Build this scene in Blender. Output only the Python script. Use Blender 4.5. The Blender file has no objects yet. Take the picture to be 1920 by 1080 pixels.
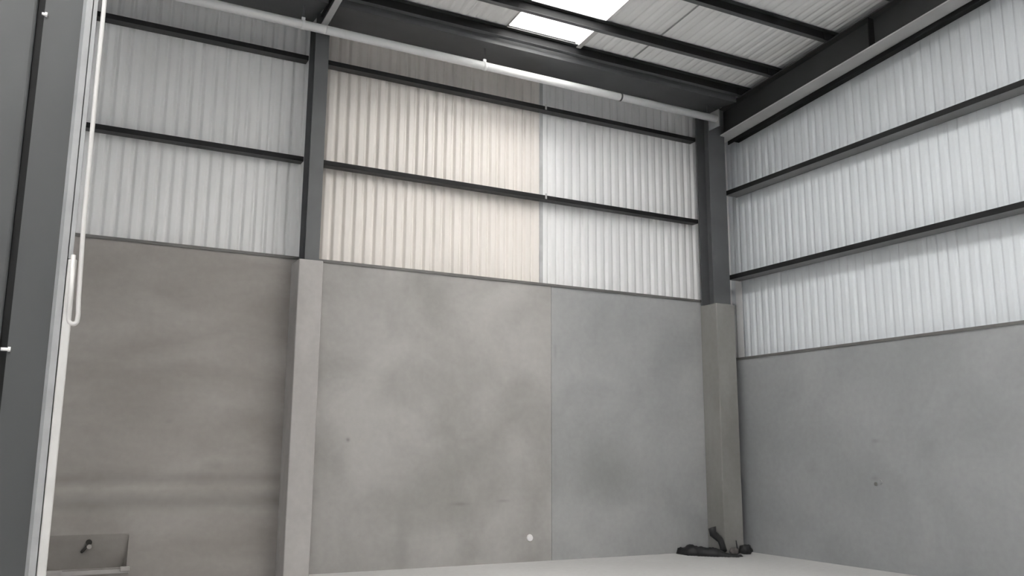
import bpy, bmesh, math, random
from mathutils import Vector, Matrix, noise

C = bpy.context.scene
COL = C.collection
random.seed(4)

# ---------------------------------------------------------------- camera
F_PX = 1658.27657; YAW = 0.483071932; PITCH = 0.184270628; ROLL = 0.00635839755
cy_, sy_ = math.cos(YAW), math.sin(YAW)
fwd = Vector((sy_*math.cos(PITCH), cy_*math.cos(PITCH), math.sin(PITCH)))
rgt = Vector((cy_, -sy_, 0)); upv = rgt.cross(fwd)
r2 = math.cos(ROLL)*rgt + math.sin(ROLL)*upv
u2 = -math.sin(ROLL)*rgt + math.cos(ROLL)*upv
cam_data = bpy.data.cameras.new('camera')
cam_data.sensor_width = 36.0; cam_data.lens = F_PX/1920*36.0
cam_data.clip_start = 0.05; cam_data.clip_end = 300
cam = bpy.data.objects.new('camera', cam_data); COL.objects.link(cam)
m = Matrix((r2, u2, -fwd)).transposed().to_4x4()
m.translation = Vector((-8.80414426, -9.94845895, 1.32105675))
cam.matrix_world = m
C.camera = cam

# ---------------------------------------------------------------- light
C.view_settings.view_transform = 'Standard'
C.view_settings.look = 'None'
C.view_settings.gamma = 1.0
C.view_settings.use_curve_mapping = False
C.view_settings.exposure = 1.42

w = bpy.data.worlds.new('overcast_sky'); C.world = w; w.use_nodes = True
nt = w.node_tree; nt.nodes.clear()
bg = nt.nodes.new('ShaderNodeBackground'); out = nt.nodes.new('ShaderNodeOutputWorld')
tc = nt.nodes.new('ShaderNodeTexCoord'); sep = nt.nodes.new('ShaderNodeSeparateXYZ')
cr = nt.nodes.new('ShaderNodeValToRGB')
cr.color_ramp.elements[0].position = 0.0; cr.color_ramp.elements[0].color = (0.82, 0.92, 1.0, 1)
cr.color_ramp.elements[1].position = 0.9; cr.color_ramp.elements[1].color = (0.82, 0.92, 1.0, 1)
nt.links.new(tc.outputs['Generated'], sep.inputs[0]); nt.links.new(sep.outputs['Z'], cr.inputs[0])
nt.links.new(cr.outputs[0], bg.inputs['Color']); nt.links.new(bg.outputs[0], out.inputs[0])
bg.inputs['Strength'].default_value = 2.6

sun_d = bpy.data.lights.new('sun', 'SUN'); sun_d.energy = 14.0; sun_d.angle = math.radians(65)
sun_d.color = (1.0, 0.925, 0.85)
sun = bpy.data.objects.new('sun', sun_d); COL.objects.link(sun)
sun.rotation_euler = Vector((-0.30, 0.62, -0.78)).normalized().to_track_quat('-Z', 'Y').to_euler()

# ---------------------------------------------------------------- materials
def new_mat(name):
    mt = bpy.data.materials.new(name); mt.use_nodes = True
    n = mt.node_tree; b = n.nodes['Principled BSDF']
    return mt, n, b

def paint(name, col, rough=0.5, var=0.06, scale=3.0, metallic=0.0, spec=0.5, bump=0.0):
    mt, n, b = new_mat(name)
    t = n.nodes.new('ShaderNodeTexCoord'); ns = n.nodes.new('ShaderNodeTexNoise')
    ns.inputs['Scale'].default_value = scale; ns.inputs['Detail'].default_value = 6
    rp = n.nodes.new('ShaderNodeValToRGB')
    rp.color_ramp.elements[0].position = 0.3; rp.color_ramp.elements[1].position = 0.7
    rp.color_ramp.elements[0].color = tuple(c*(1-var) for c in col) + (1,)
    rp.color_ramp.elements[1].color = tuple(min(1, c*(1+var)) for c in col) + (1,)
    n.links.new(t.outputs['Object'], ns.inputs['Vector']); n.links.new(ns.outputs['Fac'], rp.inputs[0])
    n.links.new(rp.outputs[0], b.inputs['Base Color'])
    b.inputs['Roughness'].default_value = rough; b.inputs['Metallic'].default_value = metallic
    b.inputs['Specular IOR Level'].default_value = spec
    if bump:
        bp = n.nodes.new('ShaderNodeBump'); bp.inputs['Strength'].default_value = bump
        bp.inputs['Distance'].default_value = 0.01
        n.links.new(ns.outputs['Fac'], bp.inputs['Height']); n.links.new(bp.outputs[0], b.inputs['Normal'])
    return mt

def concrete(name, col_a, col_b, stretch=(1, 1, 1), bands=(), blobs=(), scale=0.9, contrast=(0.35, 0.65)):
    """cast concrete: large soft mottling, fine grain, optional horizontal stain bands, local stains and painted shade."""
    mt, n, b = new_mat(name); L = n.links.new
    t = n.nodes.new('ShaderNodeTexCoord')
    mp = n.nodes.new('ShaderNodeMapping'); mp.inputs['Scale'].default_value = stretch
    L(t.outputs['Object'], mp.inputs['Vector'])
    ns = n.nodes.new('ShaderNodeTexNoise'); ns.inputs['Scale'].default_value = scale
    ns.inputs['Detail'].default_value = 5; ns.inputs['Roughness'].default_value = 0.5
    ns.inputs['Distortion'].default_value = 0.4
    L(mp.outputs[0], ns.inputs['Vector'])
    rp = n.nodes.new('ShaderNodeValToRGB')
    rp.color_ramp.elements[0].position = contrast[0]; rp.color_ramp.elements[1].position = contrast[1]
    rp.color_ramp.elements[0].color = col_a + (1,); rp.color_ramp.elements[1].color = col_b + (1,)
    L(ns.outputs['Fac'], rp.inputs[0])
    fine = n.nodes.new('ShaderNodeTexNoise'); fine.inputs['Scale'].default_value = 14; fine.inputs['Detail'].default_value = 8
    L(t.outputs['Object'], fine.inputs['Vector'])
    mr = n.nodes.new('ShaderNodeMapRange'); mr.inputs['To Min'].default_value = 0.965; mr.inputs['To Max'].default_value = 1.035
    mr.inputs['From Min'].default_value = 0.3; mr.inputs['From Max'].default_value = 0.7
    L(fine.outputs['Fac'], mr.inputs['Value'])
    mul = n.nodes.new('ShaderNodeMix'); mul.data_type = 'RGBA'; mul.blend_type = 'MULTIPLY'; mul.inputs['Factor'].default_value = 1
    L(rp.outputs[0], mul.inputs['A']); L(mr.outputs[0], mul.inputs['B'])
    cur = mul.outputs['Result']
    sp = n.nodes.new('ShaderNodeSeparateXYZ'); L(t.outputs['Object'], sp.inputs[0])
    wob = n.nodes.new('ShaderNodeTexNoise'); wob.inputs['Scale'].default_value = 1.3; wob.inputs['Detail'].default_value = 3
    L(t.outputs['Object'], wob.inputs['Vector'])
    def gauss(terms, amount, cur):
        # terms: list of (socket, centre, half width); product of falloffs
        acc = None
        for sock, c0, hw, wv in terms:
            a = n.nodes.new('ShaderNodeMath'); a.operation = 'MULTIPLY_ADD'
            L(wob.outputs['Fac'], a.inputs[0]); a.inputs[1].default_value = wv; a.inputs[2].default_value = -c0 - wv*0.5
            s = n.nodes.new('ShaderNodeMath'); s.operation = 'ADD'; L(sock, s.inputs[0]); L(a.outputs[0], s.inputs[1])
            d = n.nodes.new('ShaderNodeMath'); d.operation = 'DIVIDE'; L(s.outputs[0], d.inputs[0]); d.inputs[1].default_value = hw
            q = n.nodes.new('ShaderNodeMath'); q.operation = 'MULTIPLY'; L(d.outputs[0], q.inputs[0]); L(d.outputs[0], q.inputs[1])
            if acc is None: acc = q.outputs[0]
            else:
                z = n.nodes.new('ShaderNodeMath'); z.operation = 'ADD'; L(acc, z.inputs[0]); L(q.outputs[0], z.inputs[1]); acc = z.outputs[0]
        e = n.nodes.new('ShaderNodeMath'); e.operation = 'MULTIPLY'; L(acc, e.inputs[0]); e.inputs[1].default_value = -1
        x = n.nodes.new('ShaderNodeMath'); x.operation = 'EXPONENT'; L(e.outputs[0], x.inputs[0])
        f = n.nodes.new('ShaderNodeMath'); f.operation = 'MULTIPLY_ADD'; L(x.outputs[0], f.inputs[0])
        f.inputs[1].default_value = -amount; f.inputs[2].default_value = 1.0
        mm = n.nodes.new('ShaderNodeMix'); mm.data_type = 'RGBA'; mm.blend_type = 'MULTIPLY'; mm.inputs['Factor'].default_value = 1
        L(cur, mm.inputs['A']); L(f.outputs[0], mm.inputs['B'])
        return mm.outputs['Result']
    for z0, hw, am in bands:
        cur = gauss([(sp.outputs['Z'], z0, hw, 0.12)], am, cur)
    for ax, u0, hu, z0, hz, am in blobs:
        cur = gauss([(sp.outputs[ax], u0, hu, 0.05), (sp.outputs['Z'], z0, hz, 0.02)], am, cur)
    L(cur, b.inputs['Base Color'])
    b.inputs['Roughness'].default_value = 0.75; b.inputs['Specular IOR Level'].default_value = 0.25
    bp = n.nodes.new('ShaderNodeBump'); bp.inputs['Strength'].default_value = 0.15; bp.inputs['Distance'].default_value = 0.01
    L(fine.outputs['Fac'], bp.inputs['Height']); L(bp.outputs[0], b.inputs['Normal'])
    return mt

M = {}
M['liner'] = paint('white_liner_sheet', (0.79, 0.785, 0.785), 0.38, 0.03, 1.2, spec=0.5)
M['liner_cream'] = paint('cream_white_liner_sheet', (0.76, 0.715, 0.675), 0.38, 0.03, 1.2, spec=0.5)
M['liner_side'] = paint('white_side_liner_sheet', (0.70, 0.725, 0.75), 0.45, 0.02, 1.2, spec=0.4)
M['roof_liner'] = paint('white_roof_liner_sheet', (0.86, 0.86, 0.855), 0.5, 0.02, 0.8)
M['steel'] = paint('grey_primed_steel', (0.105, 0.108, 0.112), 0.5, 0.08, 4)
M['steel_dark'] = paint('dark_grey_steel', (0.040, 0.041, 0.042), 0.5, 0.08, 4)
M['lit_flange'] = paint('lit_flange_steel', (0.48, 0.48, 0.48), 0.5, 0.08, 3)  # light falling on the rafter undersides is put into this paler colour
M['guide'] = paint('dull_galvanised_guide', (0.33, 0.335, 0.34), 0.4, 0.08, 7)
M['rail'] = paint('near_black_rail_steel', (0.016, 0.016, 0.017), 0.6, 0.1, 5, spec=0.2)
M['rail_web'] = paint('grey_rail_web_steel', (0.19, 0.19, 0.19), 0.5, 0.08, 5)
M['column_grey'] = paint('mid_grey_painted_steel', (0.060, 0.063, 0.066), 0.5, 0.06, 1.5)
M['galv'] = paint('galvanised_steel', (0.52, 0.52, 0.52), 0.35, 0.10, 9, metallic=0.2)
M['bright'] = paint('bright_galvanised_steel', (0.56, 0.55, 0.54), 0.35, 0.05, 9)
M['tube'] = paint('pale_galvanised_tube', (0.9, 0.9, 0.9), 0.28, 0.03, 3)
M['flash'] = paint('grey_flashing', (0.14, 0.135, 0.13), 0.5, 0.1, 6)
M['conduit'] = paint('white_plastic_conduit', (0.60, 0.585, 0.575), 0.35, 0.03, 6)
M['white'] = paint('white_plastic', (0.9, 0.88, 0.88), 0.35, 0.02, 6)
M['hole'] = paint('dark_recess', (0.03, 0.028, 0.026), 0.8, 0.1, 8)
M['tarp'] = paint('charcoal_plastic_sheet', (0.018, 0.018, 0.019), 0.55, 0.3, 9, spec=0.3)
M['rubble'] = paint('dusty_brown_rubble', (0.13, 0.115, 0.11), 0.85, 0.25, 12, bump=0.4)
M['floor'] = concrete('power_floated_floor', (0.49, 0.483, 0.477), (0.54, 0.532, 0.525), scale=0.6)
M['conc_left'] = concrete('brown_grey_cast_panel', (0.295, 0.271, 0.257), (0.372, 0.350, 0.332), stretch=(0.55, 1, 1.6), scale=1.3,
                          bands=((0.80, 0.07, 0.22), (1.03, 0.05, 0.14), (0.93, 0.03, -0.06)),
                          blobs=(('X', -7.63, 0.03, 1.62, 0.03, 0.10), ('X', -7.15, 0.10, 1.17, 0.05, 0.12), ('X', -8.3, 0.35, 0.30, 0.16, 0.18)))  # last blob puts the shade of the wall pocket into the colour
M['conc_mid'] = concrete('warm_grey_cast_panel', (0.315, 0.304, 0.292), (0.42, 0.406, 0.392), scale=1.0,
                         blobs=(('X', -5.693, 0.022, 1.454, 0.022, 0.35), ('X', -4.27, 0.11, 0.714, 0.022, 0.2), ('X', -3.70, 0.07, 0.735, 0.018, 0.16),
                                ('X', -4.15, 0.30, 1.20, 0.22, 0.14), ('X', -5.0, 0.10, 0.25, 0.35, 0.16), ('X', -4.2, 0.16, 1.47, 0.03, 0.08)))
M['conc_mid_b'] = concrete('cool_grey_cast_panel', (0.325, 0.327, 0.328), (0.39, 0.391, 0.39), scale=1.0,
                           blobs=(('X', -2.2, 0.6, 1.05, 0.38, 0.22), ('X', -2.95, 0.03, 1.1, 0.4, 0.05), ('X', -2.94, 0.02, 2.62, 0.12, 0.10)))
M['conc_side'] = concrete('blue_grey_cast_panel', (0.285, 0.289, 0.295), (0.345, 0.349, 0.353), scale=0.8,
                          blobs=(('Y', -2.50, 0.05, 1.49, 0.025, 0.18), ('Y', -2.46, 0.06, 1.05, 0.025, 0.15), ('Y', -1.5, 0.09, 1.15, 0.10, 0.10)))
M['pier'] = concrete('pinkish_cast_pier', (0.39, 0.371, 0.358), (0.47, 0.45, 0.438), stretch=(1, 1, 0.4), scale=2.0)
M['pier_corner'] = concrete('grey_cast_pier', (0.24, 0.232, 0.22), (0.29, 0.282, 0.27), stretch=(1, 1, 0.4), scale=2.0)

def grp_material():
    mt = bpy.data.materials.new('translucent_rooflight_sheet'); mt.use_nodes = True
    n = mt.node_tree; n.nodes.clear(); L = n.links.new
    o = n.nodes.new('ShaderNodeOutputMaterial')
    tr = n.nodes.new('ShaderNodeBsdfTranslucent'); tr.inputs['Color'].default_value = (0.95, 0.94, 0.93, 1)
    tp = n.nodes.new('ShaderNodeBsdfTransparent'); tp.inputs['Color'].default_value = (0.95, 0.95, 0.94, 1)
    mx = n.nodes.new('ShaderNodeMixShader'); mx.inputs[0].default_value = 0.35
    L(tr.outputs[0], mx.inputs[1]); L(tp.outputs[0], mx.inputs[2]); L(mx.outputs[0], o.inputs[0])
    return mt
M['grp'] = grp_material()

# ---------------------------------------------------------------- mesh helpers
SL = 0.09                                            # roof slope: z rises 0.09 per metre towards -Y
def box(bm, x0, x1, y0, y1, z0, z1, slope=0.0):
    vs = [bm.verts.new((x, y, z - slope*y)) for x in (x0, x1) for y in (y0, y1) for z in (z0, z1)]
    for f in ((0,1,3,2), (4,6,7,5), (0,4,5,1), (2,3,7,6), (0,2,6,4), (1,5,7,3)):
        bm.faces.new([vs[i] for i in f])

def prism(bm, pts, axis, a0, a1, slope=0.0):
    """extrude a closed 2D outline: axis 'X' -> pts are (y, z); axis 'Y' -> pts are (x, z); axis 'Z' -> pts are (x, y)."""
    def P(p, a):
        if axis == 'X': return (a, p[0], p[1])
        if axis == 'Y': return (p[0], a, p[1] - slope*a)
        return (p[0], p[1], a)
    A = [bm.verts.new(P(p, a0)) for p in pts]; B = [bm.verts.new(P(p, a1)) for p in pts]
    n = len(pts)
    for i in range(n):
        bm.faces.new((A[i], A[(i+1) % n], B[(i+1) % n], B[i]))
    bm.faces.new(A[::-1]); bm.faces.new(B)

def cyl(bm, p0, p1, r, seg=24, r1=None):
    p0, p1 = Vector(p0), Vector(p1); d = (p1-p0).normalized()
    a = d.orthogonal().normalized(); b = d.cross(a); r1 = r if r1 is None else r1
    A = [bm.verts.new(p0 + r*(math.cos(t)*a + math.sin(t)*b)) for t in [2*math.pi*i/seg for i in range(seg)]]
    B = [bm.verts.new(p1 + r1*(math.cos(t)*a + math.sin(t)*b)) for t in [2*math.pi*i/seg for i in range(seg)]]
    for i in range(seg):
        f = bm.faces.new((A[i], A[(i+1) % seg], B[(i+1) % seg], B[i])); f.smooth = True
    bm.faces.new(A[::-1]); bm.faces.new(B)

def tube_path(bm, pts, r, seg=14):
    pts = [Vector(p) for p in pts]; rings = []
    prev = None
    for i, p in enumerate(pts):
        d = (pts[min(i+1, len(pts)-1)] - pts[max(i-1, 0)]).normalized()
        a = d.orthogonal().normalized() if prev is None else (prev - d*prev.dot(d)).normalized()
        prev = a; b = d.cross(a)
        rings.append([bm.verts.new(p + r*(math.cos(t)*a + math.sin(t)*b)) for t in [2*math.pi*k/seg for k in range(seg)]])
    for A, B in zip(rings, rings[1:]):
        for i in range(seg):
            f = bm.faces.new((A[i], A[(i+1) % seg], B[(i+1) % seg], B[i])); f.smooth = True
    bm.faces.new(rings[0][::-1]); bm.faces.new(rings[-1])

def obj(name, bm, mat, parent=None, origin=None, bevel=0.0):
    bmesh.ops.recalc_face_normals(bm, faces=bm.faces)
    if origin is None and parent is None and False: origin = (0, 0, 0)
    me = bpy.data.meshes.new(name); bm.to_mesh(me); bm.free()
    me.materials.append(M[mat] if isinstance(mat, str) else mat)
    o = bpy.data.objects.new(name, me); COL.objects.link(o)
    if parent is not None:
        o.parent = parent
        o.matrix_parent_inverse = Matrix.Translation(-Vector(parent.location))
    if bevel:
        bv = o.modifiers.new('soft_edges', 'BEVEL'); bv.width = bevel; bv.segments = 3; bv.limit_method = 'ANGLE'
    return o

def tag(o, label, cat, group=None):
    o['label'] = label; o['category'] = cat
    if group: o['group'] = group
    return o

def thing(name, label, cat, loc, group=None):
    o = bpy.data.objects.new(name, None); COL.objects.link(o); o.location = loc; o.empty_display_size = 0.1
    return tag(o, label, cat, group)

def struct(name, bm, mat, parent=None):
    o = obj(name, bm, mat, parent)
    if parent is None: o['kind'] = 'structure'
    return o

PITCH_R = 0.13
def rib_profile(u0, u1, depth):
    """(u, offset towards the room) points of the ribbed liner between u0 and u1."""
    pts = []; k = math.floor(u0/PITCH_R)
    while k*PITCH_R < u1 + PITCH_R:
        b = k*PITCH_R
        for du, h in ((0.0, 0), (0.014, 0), (0.040, depth*0.9), (0.052, depth), (0.092, depth), (0.104, depth*0.9)):
            pts.append((b+du, h))
        k += 1
    q = [p for p in pts if u0 < p[0] < u1]
    return [(u0, q[0][1])] + q + [(u1, q[-1][1])]

def ribbed(bm, kind, base, u0, u1, lo, hi, depth=0.03, thick=0.002):
    """kind 'back': sheet in the plane y=base, u=x; 'right': plane x=base, u=y; 'roof': z=base-SL*y, u=x, lo/hi=y. lo, hi may be functions of u."""
    prof = rib_profile(u0, u1, depth)
    f = lambda v, u: v(u) if callable(v) else v
    A, B = [], []
    for u, h in prof:
        if kind == 'back': a = (u, base-h, f(lo, u)); b = (u, base-h, f(hi, u))
        elif kind == 'right': a = (base-h, u, f(lo, u)); b = (base-h, u, f(hi, u))
        elif kind == 'left': a = (base+h, u, f(lo, u)); b = (base+h, u, f(hi, u))
        else: a = (u, lo, base-SL*lo-h); b = (u, hi, base-SL*hi-h)
        A.append(bm.verts.new(a)); B.append(bm.verts.new(b))
    for i in range(len(A)-1):
        bm.faces.new((A[i], A[i+1], B[i+1], B[i]))

# ---------------------------------------------------------------- the setting
XL, YF = -12.6, -14.5                                # left wall, front of the building
SHEET_B, SHEET_R = 0.11, 0.20                        # planes of the liner sheets
TOP_B, TOP_R = 3.50, 2.666                           # tops of the cast panels
ROOF = 6.478

bm = bmesh.new(); box(bm, XL-0.3, 0.5, YF-0.5, 0.4, -0.15, 0.0); struct('floor', bm, 'floor')

# back wall: cast panels below, ribbed liner above
def panel_with_recess(x0, x1):
    """a cast panel whose face has a wedge-shaped pocket, deepest at the foot."""
    bm = bmesh.new()
    rx0, rx1, rz0, rz1, dp = -8.66, -7.925, 0.165, 0.50, 0.10
    xs = [x0, rx0, rx1, x1]; zs = [0, rz0, rz1, TOP_B]
    V = {(i, k): bm.verts.new((xs[i], 0, zs[k])) for i in range(4) for k in range(4)}
    for i in range(3):
        for k in range(3):
            if (i, k) == (1, 1): continue
            bm.faces.new((V[i, k], V[i+1, k], V[i+1, k+1], V[i, k+1]))
    d0 = bm.verts.new((rx0+0.02, dp, rz0)); d1 = bm.verts.new((rx1-0.02, dp, rz0))
    bm.faces.new((V[1, 1], V[2, 1], d1, d0)); bm.faces.new((d0, d1, V[2, 2], V[1, 2]))
    bm.faces.new((V[1, 1], d0, V[1, 2])); bm.faces.new((V[2, 1], V[2, 2], d1))
    bk = [bm.verts.new((x, 0.14, z)) for x, z in ((x0, 0), (x1, 0), (x1, TOP_B), (x0, TOP_B))]
    bm.faces.new(bk[::-1])
    bot = [V[i, 0] for i in range(4)]; top = [V[i, 3] for i in range(4)]
    bm.faces.new(bot[::-1] + [bk[0], bk[1]]); bm.faces.new(top + [bk[2], bk[3]])
    bm.faces.new([V[0, k] for k in range(4)] + [bk[3], bk[0]]); bm.faces.new([V[3, k] for k in range(4)][::-1] + [bk[1], bk[2]])
    return bm

wall_back = bpy.data.objects.new('wall_back', None); COL.objects.link(wall_back); wall_back['kind'] = 'structure'
obj('concrete_panel', panel_with_recess(XL, -6.30), 'conc_left', wall_back)
bm = bmesh.new(); box(bm, -6.30, -3.002, 0, 0.14, 0, TOP_B); obj('concrete_panel', bm, 'conc_mid', wall_back)
bm = bmesh.new(); box(bm, -2.996, 0.0, 0.001, 0.14, 0, TOP_B); box(bm, 0.0, 0.22, 0.002, 0.14, 0, TOP_B); obj('concrete_panel', bm, 'conc_mid_b', wall_back)
bm = bmesh.new()
ribbed(bm, 'back', SHEET_B, XL, -6.29, TOP_B-0.05, ROOF-0.02); obj('ribbed_liner_sheet', bm, 'liner', wall_back)
bm = bmesh.new(); ribbed(bm, 'back', SHEET_B, -6.29, -3.13, TOP_B-0.05, ROOF-0.02)
o = obj('ribbed_liner_sheet', bm, 'liner_cream', wall_back); o['label'] = 'warmer cream toned sheeting'
bm = bmesh.new(); ribbed(bm, 'back', SHEET_B, -3.13, SHEET_R, TOP_B-0.05, ROOF-0.02); obj('ribbed_liner_sheet', bm, 'liner', wall_back)
bm = bmesh.new(); box(bm, XL, -0.45, -0.012, 0.078, TOP_B, TOP_B+0.022); box(bm, XL, -0.45, -0.012, -0.006, TOP_B-0.012, TOP_B)
obj('flashing', bm, 'flash', wall_back)

# right (gable) wall
wall_right = bpy.data.objects.new('wall_right', None); COL.objects.link(wall_right); wall_right['kind'] = 'structure'
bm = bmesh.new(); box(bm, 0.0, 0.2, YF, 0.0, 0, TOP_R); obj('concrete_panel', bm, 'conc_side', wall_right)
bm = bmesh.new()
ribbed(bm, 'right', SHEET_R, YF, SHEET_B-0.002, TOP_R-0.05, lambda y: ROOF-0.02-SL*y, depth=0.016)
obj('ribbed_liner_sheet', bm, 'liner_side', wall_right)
bm = bmesh.new(); box(bm, -0.012, 0.18, YF, -0.02, TOP_R, TOP_R+0.022); box(bm, -0.012, -0.006, YF, -0.02, TOP_R-0.012, TOP_R)
obj('flashing', bm, 'flash', wall_right)
bm = bmesh.new(); box(bm, 0.165, 0.172, -0.15, -0.02, TOP_R+0.022, 3.86); obj('corner_trim', bm, 'liner', wall_right)

# left wall, out of view to the left: same build
wall_left = bpy.data.objects.new('wall_left', None); COL.objects.link(wall_left); wall_left['kind'] = 'structure'
bm = bmesh.new(); box(bm, XL-0.2, XL, YF, 0.14, 0, TOP_R); obj('concrete_panel', bm, 'conc_side', wall_left)
bm = bmesh.new(); ribbed(bm, 'left', XL-0.1, YF, 0.16, TOP_R, lambda y: ROOF-0.02-SL*y); obj('ribbed_liner_sheet', bm, 'liner_side', wall_left)

# front wall behind the camera
bm = bmesh.new()
zt = ROOF-0.02-SL*YF
box(bm, XL, 0.2, YF-0.15, YF, 0, zt)
struct('wall_front', bm, 'liner')

# roof liner with a slot for the rooflight
SKX0, SKX1, SKY0, SKY1 = -4.12, -3.07, -0.76, -12.5
SK2X0, SK2X1, SK2Y0 = -10.9, -9.1, -4.8
ROOF_PIECES = ((XL, SK2X0, YF, SHEET_B), (SK2X1, SKX0, YF, SHEET_B), (SKX1, SHEET_R, YF, SHEET_B), (SKX0, SKX1, YF, SKY1), (SKX0, SKX1, SKY0, SHEET_B),
               (SK2X0, SK2X1, YF, SKY1), (SK2X0, SK2X1, SK2Y0, SHEET_B))
ceiling = bpy.data.objects.new('ceiling', None); COL.objects.link(ceiling); ceiling['kind'] = 'structure'
bm = bmesh.new()
for x0, x1, ya, yb in ROOF_PIECES:
    ribbed(bm, 'roof', ROOF, x0, x1, ya, yb, depth=0.010)
obj('ribbed_roof_sheet', bm, 'roof_liner', ceiling)
bm = bmesh.new()
for x0, x1, ya, yb in ROOF_PIECES:
    box(bm, x0, x1, ya, yb, ROOF+0.08, ROOF+0.10, SL)
obj('outer_roof_sheet', bm, 'steel', ceiling)
bm = bmesh.new(); box(bm, -2.235, -2.215, -8, -0.8, ROOF-0.020, ROOF-0.015, SL); obj('sheet_lap', bm, 'guide', ceiling)

# ---------------------------------------------------------------- rooflight
sk = bpy.data.objects.new('window_1', None); COL.objects.link(sk); sk['kind'] = 'structure'; sk.location = (-3.6, -3.5, ROOF+0.3)
bm = bmesh.new(); box(bm, SKX0, SKX1, SKY1, SKY0, ROOF+0.070, ROOF+0.076, SL); obj('translucent_panel', bm, 'grp', sk)
bm = bmesh.new()
box(bm, SKX0-0.012, SKX0, SKY1, SKY0, ROOF-0.02, ROOF+0.08, SL); obj('side_upstand', bm, 'bright', sk)
bm = bmesh.new()
box(bm, SKX1, SKX1+0.012, SKY1, SKY0, ROOF-0.02, ROOF+0.08, SL); obj('side_upstand', bm, 'bright', sk)
bm = bmesh.new()
prism(bm, [(SKX1-0.02, ROOF-0.035), (SKX1+0.05, ROOF-0.035), (SKX1+0.05, ROOF-0.022), (SKX1-0.02, ROOF-0.022)], 'Y', -1.36, -0.80, SL)
obj('edge_flashing', bm, 'bright', sk)

bm = bmesh.new(); box(bm, SK2X0, SK2X1, SKY1, SK2Y0, ROOF+0.070, ROOF+0.076, SL)
struct('added_rooflight', bm, 'grp')  # unseen second rooflight, added and widened to brighten the walls

# ---------------------------------------------------------------- purlins, each running the length of the roof
purlin_labels = [
    'dark roof purlin closest to the back wall, along the edge of the gutter',
    'second dark roof purlin out from the back wall, crossing the foot of the rooflight',
    'third dark roof purlin out from the back wall, ending high on the sloping rafter',
    'fourth roof purlin from the back wall, only its end seen at the top edge']
PY = (-0.80, -1.42, -2.42, -3.44)
for y, lab in zip(PY, purlin_labels):
    z0 = 6.355 - SL*y; h = 0.108
    t = thing('roof_purlin', lab, 'purlin', (-6, y, z0), 'roof purlins')
    bm = bmesh.new(); box(bm, XL, 0.10, y-0.006, y+0.006, z0+0.004, z0+h); obj('web', bm, 'rail', t)
    bm = bmesh.new(); box(bm, XL, 0.10, y-0.004, y+0.065, z0, z0+0.008); obj('bottom_flange', bm, 'steel', t)
    bm = bmesh.new(); box(bm, XL, 0.10, y-0.065, y, z0+h-0.008, z0+h); obj('top_flange', bm, 'steel_dark', t)
    for cx in (-0.31,):
        bm = bmesh.new(); box(bm, cx-0.05, cx+0.05, y-0.018, y-0.0065, z0-0.005, z0+h-0.02); obj('end_cleat', bm, 'rail', t)

# ---------------------------------------------------------------- gutter
t = thing('eaves_gutter', 'wide dark grey boxed gutter running above the back wall behind the pale tube', 'gutter', (-6, -0.35, 6.42))
GX = ((XL, -6.345), (-6.25, -0.30))                # the gutter is notched round the middle rafter
bm = bmesh.new()
for x0, x1 in GX: prism(bm, [(-0.70, 6.350), (0.078, 6.430), (0.078, 6.440), (-0.70, 6.360)], 'X', x0, x1)
obj('sole', bm, 'steel', t)
bm = bmesh.new()
for x0, x1 in GX: prism(bm, [(-0.712, 6.345), (-0.70, 6.345), (-0.70, 6.50), (-0.706, 6.50), (-0.706, 6.395), (-0.716, 6.392)], 'X', x0, x1)
obj('side', bm, 'steel', t)

# ---------------------------------------------------------------- wall rails (girts)
def girt(axis, a0, a1, plane_in, plane_out, zc, label, group):
    """channel rail open at the top: inner lip, web underneath, outer lip against the sheet."""
    h = 0.066 if axis == 'Y' else 0.056; z0 = zc-h/2; tk = 0.006
    mid = (a0+a1)/2
    t = thing('wall_rail', label, 'rail', (mid, plane_in, z0) if axis == 'X' else (plane_in, mid, z0), group)
    def B(p0, p1, za, zb):
        bm = bmesh.new()
        if axis == 'X': box(bm, a0, a1, p0, p1, za, zb)
        else: box(bm, p0, p1, a0, a1, za, zb)
        return bm
    obj('inner_flange', B(plane_in, plane_in+tk, z0, z0+h), 'rail', t)
    obj('web', B(plane_in+tk, plane_out-tk, z0, z0+tk), 'rail_web' if axis == 'Y' else 'steel_dark', t)  # back wall webs darker: shade under those rails put into the colour
    obj('outer_flange', B(plane_out-tk, plane_out, z0, z0+h), 'rail', t)
    return t
gb = 'black rails across the back wall sheeting'
IN_B, OUT_B = -0.05, SHEET_B-0.032
girt('X', -6.205, -0.525, IN_B, OUT_B, 4.684, 'lower black rail of the back wall, right of the middle column', gb)
girt('X', XL+0.02, -6.375, IN_B, OUT_B, 4.684, 'lower black rail of the back wall, left of the middle column', gb)
girt('X', -6.205, -0.525, IN_B, OUT_B, 5.946, 'upper black rail of the back wall under the pale tube, right of the middle column', gb)
girt('X', XL+0.02, -6.375, IN_B, OUT_B, 5.946, 'upper black rail of the back wall, left of the middle column', gb)
gr = 'black rails across the right wall sheeting'
girt('Y', YF+0.2, -0.12, -0.05, SHEET_R-0.032, 3.875, 'lower black rail across the white sheeting of the right wall', gr)
girt('Y', YF+0.2, -0.12, -0.05, SHEET_R-0.032, 5.162, 'upper black rail across the white sheeting of the right wall', gr)
# sloping rail that closes the sheeting under the rafter
t = thing('sloping_rail', 'black sloping rail at the top of the right wall sheeting, tucked under the rafter', 'rail', (0, -7, 6.4))
bm = bmesh.new(); box(bm, -0.05, -0.04, YF+0.2, -0.22, 5.872, 5.955, SL); obj('inner_flange', bm, 'rail', t)
bm = bmesh.new(); box(bm, -0.04, SHEET_R-0.032, YF+0.2, -0.22, 5.945, 5.955, SL); obj('web', bm, 'rail', t)

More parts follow.
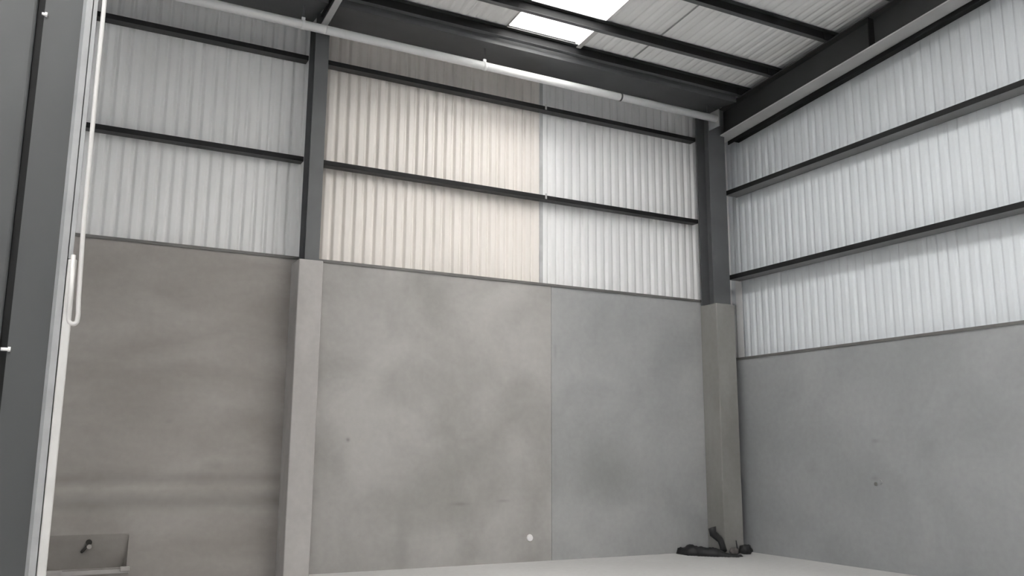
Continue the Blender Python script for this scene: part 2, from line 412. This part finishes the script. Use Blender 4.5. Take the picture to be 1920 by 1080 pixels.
# ---------------------------------------------------------------- anti-sag rod of the middle bay
t = thing('sag_strap', 'thin light grey vertical strap halfway along the back wall sheeting', 'strap', (-3.11, 0.1, TOP_B))
bm = bmesh.new(); box(bm, -3.135, -3.085, 0.072, 0.076, TOP_B+0.022, 6.40); box(bm, -3.139, -3.135, 0.060, 0.076, TOP_B+0.022, 6.40)
obj('angle', bm, 'galv', t)
for z in (4.684, 5.946):
    bm = bmesh.new(); box(bm, -3.12, -3.095, -0.056, -0.0505, z-0.02, z+0.055); obj('clip', bm, 'galv', t)

# ---------------------------------------------------------------- columns on their cast piers
def i_column(name, label, x0, x1, y0, y1, z0, z1, mat, tf=0.016, tw=0.012):
    t = thing(name, label, 'column', ((x0+x1)/2, (y0+y1)/2, z0), 'steel columns of the back wall')
    bm = bmesh.new(); box(bm, x0, x1, y0, y0+tf, z0, z1); obj('inner_flange', bm, mat, t)
    bm = bmesh.new(); box(bm, x0, x1, y1-tf, y1, z0, z1); obj('outer_flange', bm, mat, t)
    xm = (x0+x1)/2
    bm = bmesh.new(); box(bm, xm-tw/2, xm+tw/2, y0+tf, y1-tf, z0, z1); obj('web', bm, mat, t)
    return t
colm = i_column('steel_column', 'grey steel column standing on the middle concrete pier of the back wall', -6.372, -6.212, -0.33, -0.055, 3.43, 6.405, 'steel')
colc = i_column('steel_column', 'dark grey steel column standing on the concrete pier in the far corner', -0.52, -0.215, -0.33, -0.055, 3.43, 6.40, 'steel')
bm = bmesh.new(); box(bm, -6.44, -6.165, -0.35, -0.001, 0, 3.43)
tag(obj('concrete_pier', bm, 'pier', bevel=0.012), 'pale concrete pier under the middle steel column of the back wall', 'pier', 'concrete piers')
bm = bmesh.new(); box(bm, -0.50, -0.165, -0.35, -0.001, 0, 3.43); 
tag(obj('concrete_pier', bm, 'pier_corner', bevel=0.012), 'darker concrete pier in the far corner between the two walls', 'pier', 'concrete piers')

# ---------------------------------------------------------------- rafters
def rafter(label, x0, x1, k0, k1, y0, y1, stiff=()):
    t = thing('rafter', label, 'rafter', ((x0+x1)/2, (y0+y1)/2, k0-SL*(y0+y1)/2), 'rafters')
    xm = (x0+x1)/2
    bm = bmesh.new(); box(bm, x0, x1, y0, y1, k0, k0+0.018, SL); obj('bottom_flange', bm, 'lit_flange', t)
    bm = bmesh.new(); box(bm, x0, x1, y0, y1, k1-0.018, k1, SL); obj('top_flange', bm, 'steel_dark', t)
    bm = bmesh.new(); box(bm, xm-0.007, xm+0.007, y0, y1, k0+0.018, k1-0.018, SL); obj('web', bm, 'steel_dark', t)
    for y in stiff:
        bm = bmesh.new(); box(bm, x0+0.01, xm-0.007, y-0.006, y+0.006, k0+0.018, k1-0.018, SL); obj('stiffener', bm, 'rail', t)
    return t
rafter('dark rafter climbing along the top of the right wall with a paler underside', -0.29, -0.06, 5.925, 6.35, YF+0.2, -0.02, (-3.05,))
rafter('short piece of rafter rising from the middle column above the pale tube', -6.335, -6.262, 6.19, 6.345, YF+0.2, -0.34)

# ---------------------------------------------------------------- eaves tube in two lengths
def tie_tube(label, x0, x1, clamps, ends=(), hangers=()):
    t = thing('tie_tube', label, 'tube', ((x0+x1)/2, -0.5, 6.125), 'pale tie tubes below the gutter')
    bm = bmesh.new(); cyl(bm, (x0, -0.5, 6.125), (x1, -0.5, 6.125), 0.052, 32); obj('tube', bm, 'tube', t)
    for x in ends:
        bm = bmesh.new(); box(bm, x-0.008, x+0.008, -0.565, -0.335, 6.00, 6.255); obj('end_plate', bm, 'guide', t)
    for x in clamps:
        bm = bmesh.new(); cyl(bm, (x-0.012, -0.5, 6.125), (x+0.012, -0.5, 6.125), 0.056, 32); obj('joint_ring', bm, 'steel', t)
    for x in hangers:
        bm = bmesh.new(); box(bm, x-0.012, x+0.012, -0.503, -0.497, 6.17, 6.365); obj('hanger_strap', bm, 'steel', t)
        bm = bmesh.new(); cyl(bm, (x-0.022, -0.5, 6.125), (x+0.022, -0.5, 6.125), 0.055, 32); box(bm, x-0.02, x+0.02, -0.51, -0.49, 6.17, 6.215); obj('collar', bm, 'tube', t)
    return t
tie_tube('long pale tube slung along the back wall from the middle column to the far corner', -6.303, -0.51, (-2.19,), (-0.502,), (-4.26,))
tie_tube('pale tube along the back wall left of the middle column, leaving at the top edge', XL+0.05, -6.309, (), (), (-6.57,))
# ---------------------------------------------------------------- near column with its door guide, post and conduit
YN = -4.5
t = thing('door_column', 'tall mid grey steel column close by at the left edge with a pale edge strip', 'column', (-8.9, YN+0.1, 0))
bm = bmesh.new(); box(bm, -9.005, -8.812, YN, YN+0.016, 0, 6.72); obj('front_flange', bm, 'column_grey', t)
bm = bmesh.new(); box(bm, -9.005, -8.812, YN+0.21, YN+0.226, 0, 6.72); box(bm, -8.915, -8.90, YN+0.016, YN+0.21, 0, 6.72); obj('web', bm, 'steel', t)
bm = bmesh.new()
prism(bm, [(-8.812, YN-0.005), (-8.795, YN-0.03), (-8.762, YN-0.03), (-8.762, YN+0.03), (-8.757, YN+0.03), (-8.757, YN+0.05), (-8.812, YN+0.05)], 'Z', 0, 6.72)
obj('guide_channel', bm, 'guide', t)
bm = bmesh.new(); box(bm, -8.757, -8.735, YN-0.035, YN+0.04, 2.37, 6.72); obj('guide_lip', bm, 'guide', t)
bm = bmesh.new(); box(bm, -8.757, -8.712, YN-0.035, YN+0.04, 0, 2.37); o = obj('lower_guide_lip', bm, 'bright', t, bevel=0.008); o['label'] = 'brighter lower edge strip'
bm = bmesh.new(); box(bm, -9.06, -9.0, YN+0.03, YN+0.04, 0, 6.72); obj('gap_shade_strip', bm, 'rail', t)  # black strip added to stand in for deep shade in the gap
for z in (3.79, 1.85, 0.88):
    bm = bmesh.new(); w0 = -9.035 if z < 3 else -9.018
    cyl(bm, (w0, YN-0.006, z), (-8.995, YN-0.006, z), 0.009, 12); cyl(bm, (-9.002, YN-0.006, z), (-8.989, YN-0.006, z), 0.014, 6)
    o = obj('bolt', bm, 'white', t); o['label'] = 'bright bolt'
bm = bmesh.new(); box(bm, -9.75, -9.042, YN-0.01, YN+0.028, 0, 6.70)
tag(obj('door_post', bm, 'column_grey', bevel=0.017), 'broad grey steel post at the very left edge, behind a black gap', 'post')
# conduit: long drop, tight bend at the foot and a short return
pts = [(-8.703, YN-0.03, 6.70), (-8.702, YN-0.03, 3.5), (-8.698, YN-0.03, 2.6), (-8.686, YN-0.03, 2.15), (-8.681, YN-0.03, 2.06)]
for k in range(1, 9):
    a = math.pi*k/8
    pts.append((-8.703 + 0.022*math.cos(a), YN-0.03, 2.03 - 0.024*math.sin(a)))
pts += [(-8.727, YN-0.045, 2.12), (-8.733, YN-0.047, 2.39)]
bm = bmesh.new(); tube_path(bm, pts, 0.0125)
tag(obj('conduit', bm, 'conduit'), 'thin white conduit hanging beside the near grey column with a hooked lower end', 'conduit')

# ---------------------------------------------------------------- small things on the walls
bm = bmesh.new(); cyl(bm, (-3.317, 0.0, 0.285), (-3.317, -0.022, 0.285), 0.045, 24, 0.036)
tag(obj('wall_plug', bm, 'white'), 'small round white cap low on the back wall between the two piers', 'cap')
bm = bmesh.new(); box(bm, -8.70, -7.90, -0.02, 0.0, 0.115, 0.158); box(bm, -7.985, -7.895, -0.035, 0.0, 0.135, 0.182)
box(bm, -8.70, -8.50, -0.022, 0.0, 0.135, 0.170)
tag(obj('concrete_ledge', bm, 'pier', bevel=0.008), 'pale rough concrete ledge under the dark pocket at bottom left', 'ledge')
t = thing('lifting_socket', 'tiny dark socket with a pale cap in the pocket of the bottom left wall panel', 'socket', (-8.29, 0.02, 0.4))
bm = bmesh.new(); cyl(bm, (-8.285, 0.03, 0.425), (-8.285, -0.012, 0.425), 0.028, 16); obj('sleeve', bm, 'hole', t)
bm = bmesh.new(); cyl(bm, (-8.28, 0.035, 0.385), (-8.28, -0.02, 0.385), 0.022, 16); obj('cap', bm, 'pier', t)
bm = bmesh.new(); cyl(bm, (-8.30, 0.04, 0.38), (-8.345, -0.012, 0.335), 0.013, 12); obj('bar', bm, 'hole', t)
t = thing('lifting_socket', 'faint small socket on the right wall panel, right of the far corner', 'socket', (-0.0, -2.5, 1.0))
bm = bmesh.new(); cyl(bm, (0.01, -2.47, 0.985), (-0.008, -2.47, 0.985), 0.022, 16); obj('sleeve', bm, 'flash', t)
bm = bmesh.new(); cyl(bm, (0.01, -2.535, 1.012), (-0.010, -2.535, 1.012), 0.028, 16); obj('cap', bm, 'conc_side', t)

# ---------------------------------------------------------------- rubbish in the far corner
def heap(name, label, cat, outline, h, mat, seed, n=26, rough=0.35):
    """low crumpled heap over an outline of (x, y) floor points; h(u, v) gives the height."""
    bm = bmesh.new(); xs = [p[0] for p in outline]; ys = [p[1] for p in outline]
    x0, x1, y0, y1 = min(xs), max(xs), min(ys), max(ys); G = {}
    def inside(x, y):
        c = False; j = len(outline)-1
        for i in range(len(outline)):
            xi, yi = outline[i]; xj, yj = outline[j]
            if (yi > y) != (yj > y) and x < (xj-xi)*(y-yi)/(yj-yi)+xi: c = not c
            j = i
        return c
    def dist(x, y):
        best = 9
        for i in range(len(outline)):
            a = Vector(outline[i]); b = Vector(outline[(i+1) % len(outline)]); p = Vector((x, y))
            s = max(0, min(1, (p-a).dot(b-a)/max(1e-9, (b-a).length_squared))); best = min(best, (p-a-(b-a)*s).length)
        return best
    for i in range(n+1):
        for k in range(n+1):
            x = x0+(x1-x0)*i/n; y = y0+(y1-y0)*k/n
            if inside(x, y):
                e = min(1, dist(x, y)/0.09)
                z = 0.003 + h(x, y)*math.sqrt(e)*(1-rough + rough*2*abs(noise.noise(Vector((x*9, y*9, seed)))))
                G[i, k] = bm.verts.new((x, y, z))
    for i in range(n):
        for k in range(n):
            q = [G.get(c) for c in ((i, k), (i+1, k), (i+1, k+1), (i, k+1))]
            if all(q):
                f = bm.faces.new(q); f.smooth = True
    for v in [v for v in bm.verts if v.is_boundary]: v.co.z = 0.0
    o = obj(name, bm, mat)
    sol = o.modifiers.new('sheet_thickness', 'SOLIDIFY'); sol.thickness = 0.004; sol.offset = 1
    return tag(o, label, cat)
sheet = heap('plastic_sheet', 'dark crumpled plastic sheet on the floor in the far corner, one end standing up', 'plastic sheet',
     [(-1.10, -0.02), (-0.56, -0.02), (-0.55, -0.36), (-0.50, -0.52), (-0.40, -0.68), (-0.62, -0.76), (-0.86, -0.58), (-1.12, -0.30)],
     lambda x, y: 0.115 if x < -0.8 else max(0.03, 0.115-(x+0.8)*0.45), 'tarp', 3)
def lump(name, label, cat, loc, size, mat, seed):
    bm = bmesh.new(); bmesh.ops.create_icosphere(bm, subdivisions=3, radius=1)
    for v in bm.verts:
        d = 1 + 0.35*noise.noise(v.co*1.6 + Vector((seed, 0, 0))) + 0.12*noise.noise(v.co*5+Vector((0, seed, 0)))
        v.co = Vector((v.co.x*size[0]*d, v.co.y*size[1]*d, max(-0.75, v.co.z*d)*size[2]))
    zmin = min(v.co.z for v in bm.verts)
    for v in bm.verts: v.co += Vector((loc[0], loc[1], loc[2]-zmin))
    for f in bm.faces: f.smooth = True
    return tag(obj(name, bm, mat), label, cat)
lump('rubble_lump', 'dark lump of rubble at the foot of the corner pier, on its right', 'rubble', (-0.25, -0.47, 0), (0.085, 0.08, 0.075), 'tarp', 2.2)
lump('mortar_lump', 'brown mortar lump between the dark sheet and the corner pier', 'rubble', (-0.42, -0.43, 0), (0.065, 0.05, 0.05), 'rubble', 5.1)
# bent dark offcut that leans on the pier
bm = bmesh.new()
tube_path(bm, [(-0.60, -0.44, 0.05), (-0.585, -0.40, 0.11), (-0.60, -0.36, 0.19), (-0.67, -0.31, 0.27), (-0.69, -0.29, 0.35)], 0.05, 8)
for v in bm.verts:
    v.co.y = -0.38 + (v.co.y+0.38)*0.7
    v.co += Vector((0.02*noise.noise(v.co*12), 0.02*noise.noise(v.co*12+Vector((5, 0, 0))), 0))
obj('raised_end', bm, 'tarp', sheet)
bm = bmesh.new(); cyl(bm, (-0.295, -0.374, 0.0), (-0.315, -0.362, 0.17), 0.016, 8, 0.006)
tag(obj('stick', bm, 'tarp'), 'little dark stub leaning on the right part of the corner pier', 'offcut')
